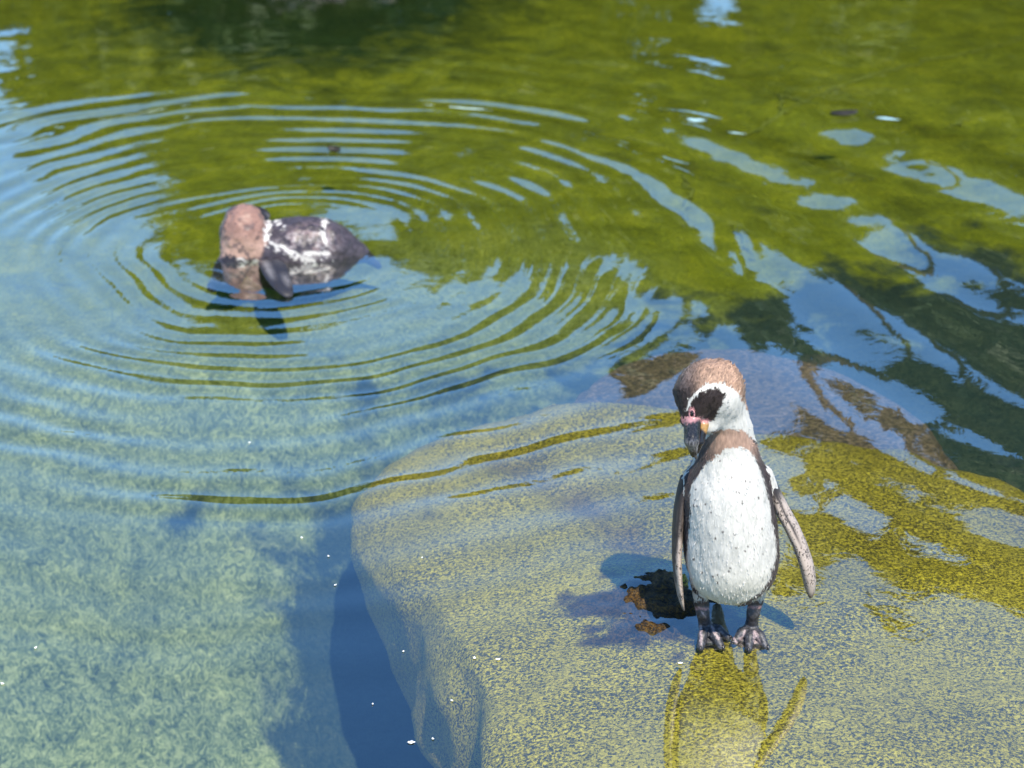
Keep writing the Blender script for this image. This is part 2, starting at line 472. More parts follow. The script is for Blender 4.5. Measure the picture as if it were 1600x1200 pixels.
# ------------------------------------------------------------------ boulders
def boulder(name, rim, ctr, top, zbot, mat, seed, side=0.10, rough=0.02, tone=None, nseg=360, edge=0.10, tk=1.0, drop=0.045, under=0.0):
    """rim: closed list of (x, y) where the top rolls over; top(x, y): height of the crown"""
    rim = np.array(rim, float)
    d = np.cumsum(np.r_[0, np.hypot(*(np.roll(rim, -1, 0) - rim).T)])
    per = np.r_[rim, rim[:1]]
    s = np.linspace(0, d[-1], nseg, endpoint=False)
    R = np.stack([np.interp(s, d, per[:, 0]), np.interp(s, d, per[:, 1])], 1)
    for _ in range(5):
        R = (np.roll(R, 1, 0) + 2 * R + np.roll(R, -1, 0)) / 4
    c = np.array(ctr)
    dirs = R - c; L = np.hypot(*dirs.T)[:, None]; dirs = dirs / L
    V = []
    ts = np.linspace(0.02, 1, 160)
    for t in ts:
        p = c + (R - c) * t
        fall = np.clip((t - (1 - edge)) / edge, 0, 1)
        V.append(np.c_[p, top(p[:, 0], p[:, 1]) - drop * fall ** 2.2])
    zt = V[-1][:, 2]
    for k in range(1, 34):
        q = k / 33
        out = side * (1 - (1 - min(1, q * 3.2)) ** 2) + 0.05 * math.sin(q * 5 + 1) * q - under * q ** 1.15
        z = zt + (zbot - zt) * q ** 1.15
        V.append(np.c_[R + dirs * out, z])
    V = np.array(V); n0 = V.shape[0]
    P = V.reshape(-1, 3)
    nz = fbm(P[:, 0] * 4.2, P[:, 1] * 4.2, P[:, 2] * 4.2, 4, seed)
    n2 = fbm(P[:, 0] * 2.0, P[:, 1] * 2.0, P[:, 2] * 3.0, 2, seed + 50)
    row = np.repeat(np.arange(n0), nseg)
    sidew = sstep(142, 166, row)
    dd = np.tile(dirs, (n0, 1))
    P[:, :2] += dd * (sidew * (rough * 1.6 * nz + 0.045 * n2))[:, None]
    P[:, 2] += (1 - sidew) * rough * 0.22 * nz * tk
    F = []
    i, j = np.meshgrid(np.arange(n0 - 1), np.arange(nseg), indexing='ij')
    a = i * nseg + j; b = i * nseg + (j + 1) % nseg
    F = np.stack([a, a + nseg, b + nseg, b], -1).reshape(-1, 4)
    cap = len(P)
    P = np.r_[P, [[c[0], c[1], float(np.mean(P[:nseg, 2]))]]]
    Ft = [tuple(f) for f in F] + [(cap, k, (k + 1) % nseg) for k in range(nseg)]
    col = np.ones((len(P), 3)) if tone is None else tone(P)
    return mesh_obj(name, P, Ft, mat, col=col)

ROCK = mat_boulder('algae_dusted_granite', (0.46, 0.34, 0.016), (0.36, 0.275, 0.04), (0.018, 0.017, 0.010), 230)
rim_px = [(548, 775, -.13), (556, 730, -.11), (590, 684, -.09), (672, 640, -.07), (780, 612, -.05), (880, 602, -.045), (960, 605, -.045), (1050, 615, -.045),
          (1200, 647, -.045), (1330, 676, -.045), (1420, 701, -.045), (1500, 730, -.045), (1600, 767, -.045), (1760, 830, -.05), (1930, 980, -.06), (1960, 1150, -.08),
          (1800, 1350, -.1), (1450, 1480, -.1), (1100, 1470, -.12), (880, 1380, -.14), (765, 1240, -.14), (728, 1150, -.15), (695, 1080, -.15), (655, 1000, -.15), (612, 925, -.15), (568, 850, -.14)]
rim = [tuple(on_level(u, v, z)[:2]) for u, v, z in rim_px]
GR = [tuple(on_level(u, v, -0.04)[:2]) for u, v in ((800, 690), (860, 730), (930, 800), (1000, 870))]
def groove_d(x, y): return line_d(GR, x + 0.03 * fbm(x * 9, y * 9, o=2, seed=8), y)
def rock_top(x, y):
    d = np.hypot((x - FEET[0]) / 1.0, (y - FEET[1]) / 1.15)
    left = np.clip((FEET[0] - 0.05 - x) / 0.5, 0, 2)
    z = -0.011 - 0.034 * sstep(0.05, 0.75, d) - 0.060 * left ** 1.7
    sh = np.exp(-(((x - FEET[0] + 0.12) / 0.105) ** 2 + ((y - FEET[1] - 0.105) / 0.095) ** 2))
    pl = sstep(0.42, 0.75, sh + 0.38 * fbm(x * 17, y * 30, o=3, seed=4))
    z = z + pl * (0.019 + 0.006 * fbm(x * 60, y * 80, o=2, seed=6)) + sh * 0.006
    z = z - 0.016 * np.exp(-(groove_d(x, y) / 0.05) ** 2) + 0.010 * fbm(x * 3.2, y * 3.2, o=3, seed=14) * sstep(0.1, 0.4, d)
    g = np.exp(-((x - FEET[0]) ** 2 + (y - FEET[1]) ** 2) / 0.03)
    g = np.where(x < FEET[0] - 0.06, 0, g)
    return z * (1 - g) + g * np.maximum(z, -0.011)
def rock_tone(P):
    u, v = to_px(P)
    c = np.ones((len(P), 3))
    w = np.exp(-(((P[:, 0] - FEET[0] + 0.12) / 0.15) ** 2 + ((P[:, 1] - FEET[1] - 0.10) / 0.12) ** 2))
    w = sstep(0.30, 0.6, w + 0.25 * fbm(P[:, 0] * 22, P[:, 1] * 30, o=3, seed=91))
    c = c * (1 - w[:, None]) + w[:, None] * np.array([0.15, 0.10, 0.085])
    gr = np.exp(-(groove_d(P[:, 0], P[:, 1]) / 0.055) ** 2) * (0.75 + 0.5 * fbm(P[:, 0] * 14, P[:, 1] * 14, o=3, seed=92))
    c = c * (1 - 0.75 * np.clip(gr, 0, 1)[:, None]) + 0.75 * np.clip(gr, 0, 1)[:, None] * np.array([0.42, 0.33, 0.9])
    pt = fbm(P[:, 0] * 2.4, P[:, 1] * 2.4, P[:, 2] * 2.4, 4, 93)
    c = c * (1 + 0.30 * pt[:, None]) * (1 + np.array([0.05, 0.0, 0.5]) * sstep(0.1, 0.6, -pt)[:, None])
    ck = np.abs(fbm(P[:, 0] * 3.1 + 5, P[:, 1] * 3.1, P[:, 2] * 3.1, 3, 94))
    c = c * (1 - 0.4 * sstep(0.02, 0.0, ck)[:, None])
    return c
big = boulder('boulder', rim, on_level(1180, 1000, 0)[:2], rock_top, -0.97, ROCK, 11, side=0.055, rough=0.03, tone=rock_tone, edge=0.10, drop=0.035, under=0.42)
tag(big, 'broad flat granite boulder lying just under the water beneath the standing penguin', 'boulder')
ROCK2 = mat_boulder('drowned_granite', (0.20, 0.135, 0.06), (0.16, 0.11, 0.06), (0.05, 0.04, 0.03), 120)
rim2 = [tuple(on_level(u, v, -0.09)[:2]) for u, v in [(885, 640), (905, 612), (950, 585), (1010, 568), (1090, 560), (1165, 560), (1250, 578), (1330, 604), (1405, 638), (1465, 676), (1500, 740), (1440, 800), (1200, 790), (1000, 730), (900, 690)]]
b2 = boulder('boulder', rim2, on_level(1180, 670, -0.16)[:2], lambda x, y: -0.06 + 0 * x - 0.045 * sstep(0.2, 0.7, np.abs(x - on_level(1180, 670)[0])), -0.62, ROCK2, 23, side=0.10, rough=0.03)
tag(b2, 'smaller purplish boulder sunk deeper behind the flat boulder and the standing penguin', 'boulder')
ROCK3 = mat_boulder('dark_mossy_rock', (0.016, 0.018, 0.006), (0.030, 0.022, 0.010), (0.005, 0.006, 0.003), 30)
c3 = on_level(430, -80, 0.0)
a3 = np.linspace(0, 2 * math.pi, 26, endpoint=False)
rim3 = [(c3[0] + 0.72 * math.cos(t) * (1 + 0.12 * math.sin(3 * t)), c3[1] + 0.33 + 0.34 * math.sin(t)) for t in a3]
b3 = boulder('boulder', rim3, (c3[0], c3[1] + 0.33), lambda x, y: 0.26 - 0.35 * (x - c3[0]) ** 2 + 0 * y, -0.62, ROCK3, 37, side=0.12, rough=0.06, tk=3)
tag(b3, 'dark mossy rock rising from the far water beyond the swimming penguin', 'boulder')

# ------------------------------------------------------------------ trees and shrubs on the far bank (they darken the water by reflection)
BARK = mat_plain('bark', (0.05, 0.038, 0.026), (0.11, 0.085, 0.06), 14, 0.9, 0.1, 0.8)
LEAF = mat_plain('leaves', (0.014, 0.030, 0.006), (0.038, 0.058, 0.012), 2.2, 0.6, 0.3, 0.0)
def leaf_cloud(blobs, n, size, seed):
    g = np.random.default_rng(seed)
    w = np.array([b[3] ** 2 for b in blobs]); w /= w.sum()
    B = np.array(blobs)[g.choice(len(blobs), n, p=w)]
    d = g.normal(size=(n, 3)); d /= np.linalg.norm(d, axis=1)[:, None]
    rr = g.uniform(0.35, 1.0, n) ** 0.5
    P = B[:, :3] + d * (B[:, 3] * rr)[:, None] * np.array([1, 1, 0.8])
    a = g.normal(size=(n, 3)) + d * 0.5; a /= np.linalg.norm(a, axis=1)[:, None]
    b = np.cross(a, g.normal(size=(n, 3))); b /= np.linalg.norm(b, axis=1)[:, None]
    L = size * g.uniform(0.6, 1.3, n)[:, None]
    V = np.stack([P - a * L, P + b * L * 0.45, P + a * L, P - b * L * 0.45], 1).reshape(-1, 3)
    return V, np.arange(4 * n).reshape(n, 4)
def tree(x, y, h, w, seed, label, base=0.30, leaves=5200, cut=0.28, name='leafy_tree', cat='tree', group='trees on the far bank', size=0.075):
    r = random.Random(seed)
    z0 = float(ground_z(np.array(x), np.array(y))) - 0.06
    root = empty(name, (x, y, z0))
    hh = h - z0
    pts = [(0.02 * i * r.uniform(-1, 1) * hh * 0.3, 0.02 * i * r.uniform(-1, 1) * hh * 0.3, hh * 0.8 * i / 5) for i in range(6)]
    V, F = tube(pts, [0.035 * hh * (1 - 0.15 * i) ** 1.2 * 0.8 + 0.012 for i in range(6)], 9)
    blobs = []
    for k in range(9):
        t = r.uniform(cut, 0.86)
        p0 = np.array([np.interp(t * hh, [p[2] for p in pts], [p[i] for p in pts]) for i in (0, 1)] + [min(t, 0.78) * hh])
        an = k * 2.4 + r.uniform(-.4, .4)
        ln = w * r.uniform(0.45, 0.85) * (1.15 - 0.55 * abs(t - 0.5))
        p2 = p0 + np.array([math.cos(an) * ln, math.sin(an) * ln, ln * r.uniform(0.15, 0.5)])
        p2[2] = min(p2[2], hh * 0.9)
        pm = (p0 + p2) / 2 + np.array([0, 0, 0.06 * ln])
        v2, f2 = tube([p0, pm, p2], [0.016 * hh ** 0.7, 0.011 * hh ** 0.7, 0.005], 6)
        F += [tuple(i + len(V) for i in f) for f in f2]; V += v2
        blobs.append((*p2, w * r.uniform(0.26, 0.42)))
        blobs.append((*(pm + np.array([0, 0, 0.1 * w])), w * r.uniform(0.22, 0.34)))
    for k in range(4):
        blobs.append((r.uniform(-.25, .25) * w, r.uniform(-.25, .25) * w, hh * (0.78 + 0.05 * k) - 0.12 * w, w * r.uniform(0.20, 0.34)))
    mesh_obj('trunk', V, F, BARK, root)
    LV, LF = leaf_cloud(blobs, leaves, size, seed)
    LV[:, 2] = np.minimum(LV[:, 2], hh * 1.02)
    mesh_obj('crown', LV, LF, LEAF, root, smooth=False)
    return tag(root, label, cat, group)
TL = 'low leafy tree behind the shrubs of the far bank, seen as reflection in the pool'
TLS = ('tall tree with a high crown on a bare stem, reflected yellow-green on the flat boulder', 'tall dense tree crowned to the ground, reflected as dark green bands behind the boulders')
SL = 'dense round shrub on the far bank, seen as olive reflection in the pool'
SHR = [(1.95, 12.5, 2.5, 0.75), (0.05, 12.3, 3.0, 1.1), (2.95, 12.4, 3.2, 1.2), (4.5, 11.9, 3.3, 1.2), (-0.8, 12.3, 2.95, 1.0), (-3.3, 11.9, 1.5, 0.95), (-2.15, 11.6, 2.3, 1.0), (-1.25, 11.8, 2.8, 1.05), (-0.35, 11.5, 2.75, 1.0), (0.5, 11.7, 3.0, 1.1), (1.4, 11.6, 3.05, 1.1), (2.4, 11.8, 3.1, 1.2), (3.5, 11.7, 3.1, 1.2), (-4.6, 11.6, 1.6, 1.0)]
for i, (x, y, h, w) in enumerate(SHR):
    tree(x, y, h, w, 100 + i, SL, leaves=7500, cut=0.06, name='shrub', cat='shrub', group='shrubs along the far bank', size=0.085)
TRE = [(-1.9, 13.6, 4.2, 1.2), (0.2, 13.8, 4.3, 1.2), (1.15, 12.9, 4.6, 0.75), (2.5, 13.2, 6.9, 0.75, .75), (3.2, 13.4, 7.4, 1.0, .75), (3.95, 12.9, 6.9, 1.2, .3), (5.2, 13.2, 7.4, 1.7, .3), (-6.0, 14.0, 3.6, 1.5)]
for i, (x, y, h, w, *ct) in enumerate(TRE):
    tree(x, y, h, w, 200 + i, TLS[0] if ct and ct[0] > 0.5 else TLS[1] if ct else TL, leaves=6500, size=0.095, cut=ct[0] if ct else 0.28)

# ------------------------------------------------------------------ standing penguin
FEATHER = mat_plumage('plumage')
def X(u, v=800): return on_plane(u, v, YP)[0]
def Z(v): return on_plane(1138, v, YP)[2]
PX = X(1139) - X(1138)                                    # one photo pixel at the bird, in metres
rows = [  # v, left, right, depth, y offset
    (926, 1128, 1160, .020, -.016), (922, 1108, 1178, .040, -.012), (914, 1092, 1192, .056, -.009), (901, 1080, 1204, .070, -.006), (883, 1072, 1213, .081, -.004),
    (863, 1069, 1218, .087, -.002), (845, 1068, 1218, .089, 0), (820, 1067, 1215, .088, 0), (795, 1067, 1210, .086, 0), (770, 1068, 1205, .082, 0),
    (745, 1074, 1199, .076, .001), (725, 1083, 1192, .068, .002), (708, 1089, 1186, .060, .002), (694, 1094, 1182, .054, .001), (680, 1098, 1178, .050, 0),
    (660, 1104, 1174, .046, -.002), (640, 1104, 1167, .044, -.005), (620, 1102, 1160, .043, -.008), (605, 1104, 1151, .040, -.012), (592, 1114, 1140, .022, -.014)]
rz = np.array([Z(r[0]) for r in rows]); rl = np.array([X(r[1], r[0]) for r in rows]); rr_ = np.array([X(r[2], r[0]) for r in rows])
rd = np.array([r[3] for r in rows]); ro = np.array([r[4] for r in rows])
_zz = np.linspace(rz[0], rz[-1], 400)                     # smooth profile curves
def _sm(a):
    b = np.interp(_zz, rz, a); k = np.exp(-np.linspace(-2, 2, 31) ** 2); k /= k.sum()
    c = np.convolve(np.pad(b, 15, mode='reflect', reflect_type='odd'), k, 'valid'); w = sstep(0, 0.03, (_zz - _zz[0]) / (_zz[-1] - _zz[0])) * sstep(1, 0.97, (_zz - _zz[0]) / (_zz[-1] - _zz[0]))
    return b * (1 - w) + c * w
rl, rr_, rd, ro = _sm(rl), _sm(rr_), _sm(rd), _sm(ro); rz = _zz
def bird_sdf(P):
    z = P[..., 2]
    cx = np.interp(z, rz, (rl + rr_) / 2); rx = np.interp(z, rz, (rr_ - rl) / 2); ry = np.interp(z, rz, rd); oy = np.interp(z, rz, ro)
    q = np.sqrt(((P[..., 0] - cx) / rx) ** 2 + ((P[..., 1] - YP - oy) / ry) ** 2)
    f = (q - 1) * np.minimum(rx, ry)
    f = np.maximum(f, np.maximum(rz[0] - z, z - rz[-1]))
    def C(u, v, dy): return on_plane(u, v, YP + dy)
    f = smin(f, sd_ell(P, C(1109, 609, -.020), (51 * PX, 44 * PX, 45.5 * PX)), .014)          # cranium
    f = smin(f, sd_ell(P, C(1124, 617, -.012), (30 * PX, 42 * PX, 50 * PX)), .014)          # nape
    f = smin(f, sd_cap(P, C(1089, 622, -.034), C(1080, 655, -.054), 37 * PX, 17 * PX), .010)   # face
    f = smin(f, sd_cap(P, C(1117, 640, -.030), C(1108, 664, -.045), 22 * PX, 15 * PX), .012)   # cheek
    f = smin(f, sd_cap(P, C(1097, 905, -.002), C(1095, 931, -.006), 20 * PX, 14 * PX), .006)       # thighs
    f = smin(f, sd_cap(P, C(1186, 900, -.002), C(1182, 930, -.006), 19 * PX, 13 * PX), .006)
    f = smin(f, sd_cap(P, C(1083, 748, 0), C(1068, 772, 0), 16 * PX, 9 * PX), .010)            # shoulders
    f = smin(f, sd_cap(P, C(1193, 742, 0), C(1211, 772, 0), 15 * PX, 8 * PX), .010)
    f = smin(f, sd_cap(P, (X(1142), YP + .055, Z(915)), (X(1142), YP + .115, 0.02), .030, .008, (1, 1, 1)), .02)   # tail wedge
    return f
H = 0.0019
Gp = grid((X(1040), YP - 0.125, -0.005), (X(1232), YP + 0.135, Z(548)), H).astype(np.float32)
BV, BF = surface_nets(bird_sdf(Gp), Gp[0, 0, 0], H)
del Gp
def normals(V, F):
    n = np.cross(V[F[:, 2]] - V[F[:, 0]], V[F[:, 3]] - V[F[:, 1]])
    N = np.zeros_like(V)
    for k in range(F.shape[1]): np.add.at(N, F[:, k], n)
    return N / (np.linalg.norm(N, axis=1)[:, None] + 1e-12)
for _ in range(2):                                        # light smoothing of the sampled surface
    acc = np.zeros_like(BV); cnt = np.zeros(len(BV))
    for a, b in ((0, 1), (1, 2), (2, 3), (3, 0)):
        np.add.at(acc, BF[:, a], BV[BF[:, b]]); np.add.at(acc, BF[:, b], BV[BF[:, a]]); np.add.at(cnt, BF[:, a], 1); np.add.at(cnt, BF[:, b], 1)
    BV = BV * 0.4 + 0.6 * acc / cnt[:, None]
BN = normals(BV, BF)
# shallow folds and ridges of the breast plumage
fold = 0.0017 * fbm(BV[:, 0] * 38, BV[:, 1] * 38, BV[:, 2] * 16, 3, 77) + 0.0005 * fbm(BV[:, 0] * 120, BV[:, 1] * 120, BV[:, 2] * 60, 2, 78)
BV = BV + BN * fold[:, None]
BN = normals(BV, BF)
def hz(a): return [(1030 + p / 6.488, 545 + q / 6.488) for p, q in a]
BELLY = [(1137, 701), (1156, 699), (1173, 704), (1182, 721), (1192, 746), (1199, 770), (1204, 793), (1206, 814), (1211, 836), (1214, 863), (1210, 885), (1203, 905), (1190, 925), (1169, 940), (1137, 952),
         (1101, 938), (1079, 912), (1071, 877), (1074, 850), (1077, 825), (1079, 800), (1077, 785), (1081, 755), (1092, 739), (1106, 721), (1124, 708)]
BAND = [(1112, 677), (1124, 672), (1142, 671), (1160, 671), (1168, 680), (1181, 694), (1192, 718), (1203, 745), (1207, 765), (1209, 790), (1213, 815), (1221, 845), (1224, 870), (1215, 905), (1196, 932), (1169, 952), (1137, 960),
        (1094, 945), (1068, 912), (1060, 880), (1060, 800), (1069, 775), (1069, 745), (1087, 719), (1098, 695)]
WHITE = hz([(262, 640), (275, 585), (310, 490), (370, 430), (450, 380), (560, 340), (640, 350), (720, 390), (790, 430), (820, 500), (860, 560), (890, 620), (960, 640), (1060, 900), (1090, 1010), (1010, 970), (900, 880), (850, 830), (740, 810), (690, 825), (560, 830), (500, 880), (430, 960), (380, 1010), (380, 960), (430, 880), (470, 810), (490, 740), (380, 640), (300, 600)])
FACE = hz([(300, 640), (325, 545), (400, 450), (470, 432), (520, 405), (600, 410), (658, 450), (640, 520), (603, 600), (575, 680), (520, 735), (490, 740), (440, 690), (400, 670), (380, 690), (250, 720), (225, 690), (270, 640)])
PINK = hz([(230, 722), (290, 708), (304, 690), (300, 640), (318, 612), (345, 615), (362, 650), (350, 704), (400, 692), (440, 704), (498, 738), (480, 800), (455, 850), (400, 830), (370, 800), (330, 790), (300, 800), (250, 780)])
YELL = hz([(355, 765), (400, 770), (475, 800), (452, 860), (420, 830), (380, 800)])
def blend(c, col, w): return c * (1 - w[:, None]) + np.array(col) * w[:, None]
def plumage(V, N):
    j1 = 2.0 * fbm(V[:, 0] * 260, V[:, 1] * 260, V[:, 2] * 110, 3, 5); j2 = 2.6 * fbm(V[:, 0] * 260 + 40, V[:, 1] * 260, V[:, 2] * 130, 2, 6)
    # frontal plane of the bird in photo pixels
    u, vv = to_px(V)
    u = u + j1; v = vv + j2
    nz = fbm(V[:, 0] * 300, V[:, 1] * 300, V[:, 2] * 120, 2, 8)
    front = sstep(0.35, 0.10, N[:, 1] + 0.10 * nz)
    dark = np.array([0.030, 0.022, 0.022]); tan = np.array([0.46, 0.29, 0.20]); white = np.array([0.63, 0.61, 0.56])
    c = np.tile(dark, (len(V), 1))
    # head: dark forehead, warm tan crown and nape
    tanw = sstep(1066, 1118, u + 0.35 * (600 - vv)) * sstep(690, 640, vv) * (0.72 + 0.38 * nz)
    c = blend(c, tan, np.clip(tanw, 0, 1))
    c = blend(c, (0.30, 0.235, 0.21), np.clip(0.6 * sstep(622, 568, vv) * (0.55 + 0.8 * nz), 0, 1) * sstep(1100, 1070, u))
    sd = lambda p: poly_sd(p, u, v)
    head = sstep(700, 690, vv)
    # chest band and outside white
    w_out = sstep(1.0, -1.0, sd(WHITE)) * front
    w_sh = sstep(690, 712, vv) * sstep(800, 780, vv + 6 * nz) * front
    c = blend(c, white, np.maximum(w_out, w_sh))
    bandw = sstep(0.9, -0.9, sd(BAND)) * sstep(0.75, 0.45, N[:, 1])
    tone = sstep(740, 690, vv) * sstep(1096, 1128, u) * sstep(1196, 1168, u)
    bc = dark[None] * 1.5 * (1 - tone[:, None]) + tone[:, None] * np.array([0.42, 0.27, 0.20]) * (1 + 0.22 * nz[:, None])
    c = c * (1 - bandw[:, None]) + bc * bandw[:, None]
    c = blend(c, white, sstep(0.9, -0.9, sd(BELLY)) * sstep(0.55, 0.25, N[:, 1]))
    # creamier tone low on the belly
    c = blend(c, (0.72, 0.69, 0.58), 0.55 * sstep(870, 930, v) * sstep(0.5, -6, sd(BELLY)) * (N[:, 1] < 0.4))
    # thighs
    for (a0, a1) in ((1082, 1101), (1171, 1196)):
        m = sstep(905, 911, v) * sstep(941, 937, v) * (u > a0 - 4) * (u < a1 + 4) * (N[:, 1] < 0.6) * (sd(BELLY) > 3)
        c = blend(c, white * 0.95, m)
    # face
    hd = (vv < 690) * (V[:, 1] < YP + 0.01)
    c = blend(c, (0.022, 0.014, 0.013), sstep(0.7, -0.7, sd(FACE)) * hd)
    c = blend(c, (0.52, 0.25, 0.25), sstep(0.6, -0.6, sd(PINK)) * hd)
    c = blend(c, (0.62, 0.40, 0.16), sstep(0.6, -0.6, sd(YELL)) * hd)
    # dark spots scattered over the breast
    g = np.random.default_rng(3)
    spots = [(1106, 755), (1087, 765), (1143, 746), (1155, 770), (1151, 769), (1160, 787), (1165, 752), (1172, 753), (1185, 778), (1160, 784), (1086, 781), (1102, 788), (1111, 801), (1129, 832), (1148, 835), (1118, 841), (1150, 857), (1164, 861), (1169, 854), (1191, 826), (1192, 866), (1084, 874), (1141, 888), (1139, 893), (1097, 895), (1114, 901), (1121, 898), (1121, 911), (1133, 746), (1125, 720), (1089, 791), (1178, 873), (1205, 890), (1084, 790)]
    u0, v0 = u - 0.7 * j1, v - 0.7 * j2
    for k, (a, b) in enumerate(spots):
        r = 0.9 + 0.9 * g.random()
        c = blend(c, (0.09, 0.075, 0.07), 0.9 * sstep(r + 0.7, r - 0.5, np.hypot(u0 - a, (v0 - b) * 0.8)) * (N[:, 1] < 0))
    return c, front
BC, _ = plumage(BV, BN)
pen = empty('penguin', (FEET[0], FEET[1], 0.0))
tag(pen, 'penguin standing on the flat boulder with its head bent down preening', 'penguin')
adopt(mesh_obj('body', BV, BF, FEATHER, None, col=BC), pen)
# small overlapping feathers, lying along the body, standing up a little on the bent crown
def flow_dir(V, N):
    bill = on_plane(1078, 668, YP - .06)
    up = (V[:, 2] > Z(690))[:, None]
    d = np.where(up, V - bill, np.array([0, 0.0, -1.0]))
    d = d - N * (d * N).sum(1)[:, None]
    return d / (np.linalg.norm(d, axis=1)[:, None] + 1e-9)
def flakes(V, N, C, n, seed, Lb=0.006, lift=(0.06, 0.16), crown=None, flow=flow_dir):
    g = np.random.default_rng(seed)
    k = g.choice(len(V), n)
    D = flow(V[k], N[k]) + g.normal(size=(n, 3)) * 0.16
    D /= np.linalg.norm(D, axis=1)[:, None]
    T = np.cross(D, N[k])
    L = Lb * g.uniform(0.6, 1.25, n)[:, None]
    lf = g.uniform(*lift, n)[:, None]
    lf = lf * np.where(C[k].mean(1) > 0.5, 0.3, 1.0)[:, None]
    if crown is not None: lf = lf + 0.30 * crown(V[k])[:, None]
    R = V[k] - N[k] * 0.0002
    W = L * 0.17
    m = R + D * L * 0.5 + N[k] * L * lf * 0.6
    P = np.stack([R, m + T * W, R + D * L + N[k] * L * lf * 1.1, m - T * W], 1).reshape(-1, 3)
    cc = C[k] * np.where(C[k].mean(1) > 0.5, g.uniform(0.94, 1.05, n), g.uniform(0.65, 1.45, n))[:, None]
    return P, np.arange(4 * n).reshape(n, 4), np.repeat(cc, 4, 0)
lum = BC.mean(1)
allowed = (BV[:, 2] > Z(935)) & ~((BC[:, 0] > 1.6 * BC[:, 2]) & (BV[:, 2] > Z(690)) & (BV[:, 2] < Z(636)) & (BV[:, 1] < YP - 0.03))
_u, _v = to_px(BV); allowed &= ~((lum < 0.5) & (poly_sd(BELLY, _u, _v) < -3))
sel = np.where(allowed & ((lum < 0.45) | (RNG.random(len(lum)) < 0.3)))[0]
crownf = lambda P: sstep(Z(650), Z(585), P[:, 2]) * sstep(YP - .03, YP + .02, P[:, 1] + 0.6 * (P[:, 0] - X(1100)))
FP, FF, FC = flakes(BV[sel], BN[sel], BC[sel], 20000, 5, crown=crownf)
fo = mesh_obj('contour_feathers', FP, FF, FEATHER, None, smooth=False, col=FC)
fo['kind'] = 'stuff'
adopt(fo, pen)

# bill
HORN = mat_tone('bill_horn', 0.24, 0.5, 240, 0.3, 0.001, 0.35)
def bird_part(name, f, lo, hi, h, colf, mat, root, parent=None, smooth_n=1):
    G = grid(lo, hi, h)
    V, F = surface_nets(f(G), G[0, 0, 0], h)
    for _ in range(smooth_n):
        acc = np.zeros_like(V); cnt = np.zeros(len(V))
        for a, b in ((0, 1), (1, 2), (2, 3), (3, 0)):
            np.add.at(acc, F[:, a], V[F[:, b]]); np.add.at(acc, F[:, b], V[F[:, a]]); np.add.at(cnt, F[:, a], 1); np.add.at(cnt, F[:, b], 1)
        V = V * 0.4 + 0.6 * acc / cnt[:, None]
    o = mesh_obj(name, V, F, mat, None, col=colf(V, normals(V, F)))
    adopt(o, root)
    if parent:
        o.parent = parent; o.location = Vector(o.location) - Vector(parent.location)
    return o
def pxuv(V): return to_px(V)
def C3(u, v, dy): return on_plane(u, v, YP + dy)
def upper_bill(P):
    f = sd_cap(P, C3(1082, 657, -.060), C3(1081, 688, -.078), 13.5 * PX, 11.5 * PX)
    f = smin(f, sd_cap(P, C3(1081, 688, -.078), C3(1084, 709, -.077), 11 * PX, 5.5 * PX), .004)
    return smin(f, sd_cap(P, C3(1085, 708, -.076), C3(1088, 716, -.070), 4.0 * PX, 2.2 * PX), .002)
def horn_col(V, N):
    u, v = pxuv(V)
    c = np.tile(np.array([0.014, 0.013, 0.014]), (len(V), 1))
    n = fbm(V[:, 0] * 500, V[:, 1] * 500, V[:, 2] * 150, 2, 4)
    c = blend(c, (0.30, 0.29, 0.30), np.clip(sstep(682, 696, v) * sstep(709, 700, v) * (0.45 + 0.6 * n), 0, 1))
    c = blend(c, (0.10, 0.09, 0.09), np.clip(0.5 * n, 0, 1))
    return blend(c, (0.50, 0.25, 0.25), sstep(663, 657, v + 3 * n + 0.25 * (u - 1080)))
lo = np.minimum(C3(1055, 730, -.11), C3(1055, 730, -.02)); hi = np.maximum(C3(1120, 635, -.11), C3(1120, 635, -.02))
bill = bird_part('bill', upper_bill, lo, hi, 0.0012, horn_col, HORN, pen)
def lower_bill(P):
    f = sd_cap(P, C3(1099, 664, -.058), C3(1094, 690, -.070), 8.5 * PX, 6 * PX)
    return smin(f, sd_cap(P, C3(1094, 690, -.070), C3(1090, 706, -.070), 6 * PX, 3 * PX), .003)
def low_col(V, N):
    u, v = pxuv(V)
    c = np.tile(np.array([0.016, 0.014, 0.015]), (len(V), 1))
    return blend(blend(c, (0.48, 0.27, 0.09), sstep(673, 667, v + 0.9 * (1096 - u))), (0.50, 0.26, 0.26), sstep(664, 659, v))
bird_part('lower_mandible', lower_bill, lo, hi, 0.0012, low_col, HORN, pen)
# eye inside its pink ring
EYE = mat_tone('eye_gloss', 0.12, 0.6, 60, 0.0, 0.001, 0.1)
ring = [(1081 + 4.0 * math.cos(t), 647 + 6.5 * math.sin(t)) for t in np.linspace(0, 2 * math.pi, 17)]
_bu, _bv = to_px(BV)
def front_y(u, v):
    m = np.hypot(_bu - u, _bv - v) < 3
    return BV[m, 1].min() - YP if m.any() else -.06
ey = front_y(1081, 647)
V_, F_ = tube([C3(a, b, front_y(a, b) - .0004) for a, b in ring], [0.0013] * 17, 6)
er = mesh_obj('eye_ring', V_, F_, mat_tone('pink_skin', 0.5, 0.4, 300, 0.3, 0.001, 0.3), None, col=np.tile([0.52, 0.25, 0.26], (len(V_), 1))); adopt(er, pen)
ec = C3(1081, 647, ey + .0012)
bird_part('eye', lambda P: sd_ell(P, ec, (.0032, .0032, .0052)), ec - .008, ec + .008, 0.0006,
          lambda V, N: np.tile(np.array([0.012, 0.008, 0.007]), (len(V), 1)), EYE, pen)

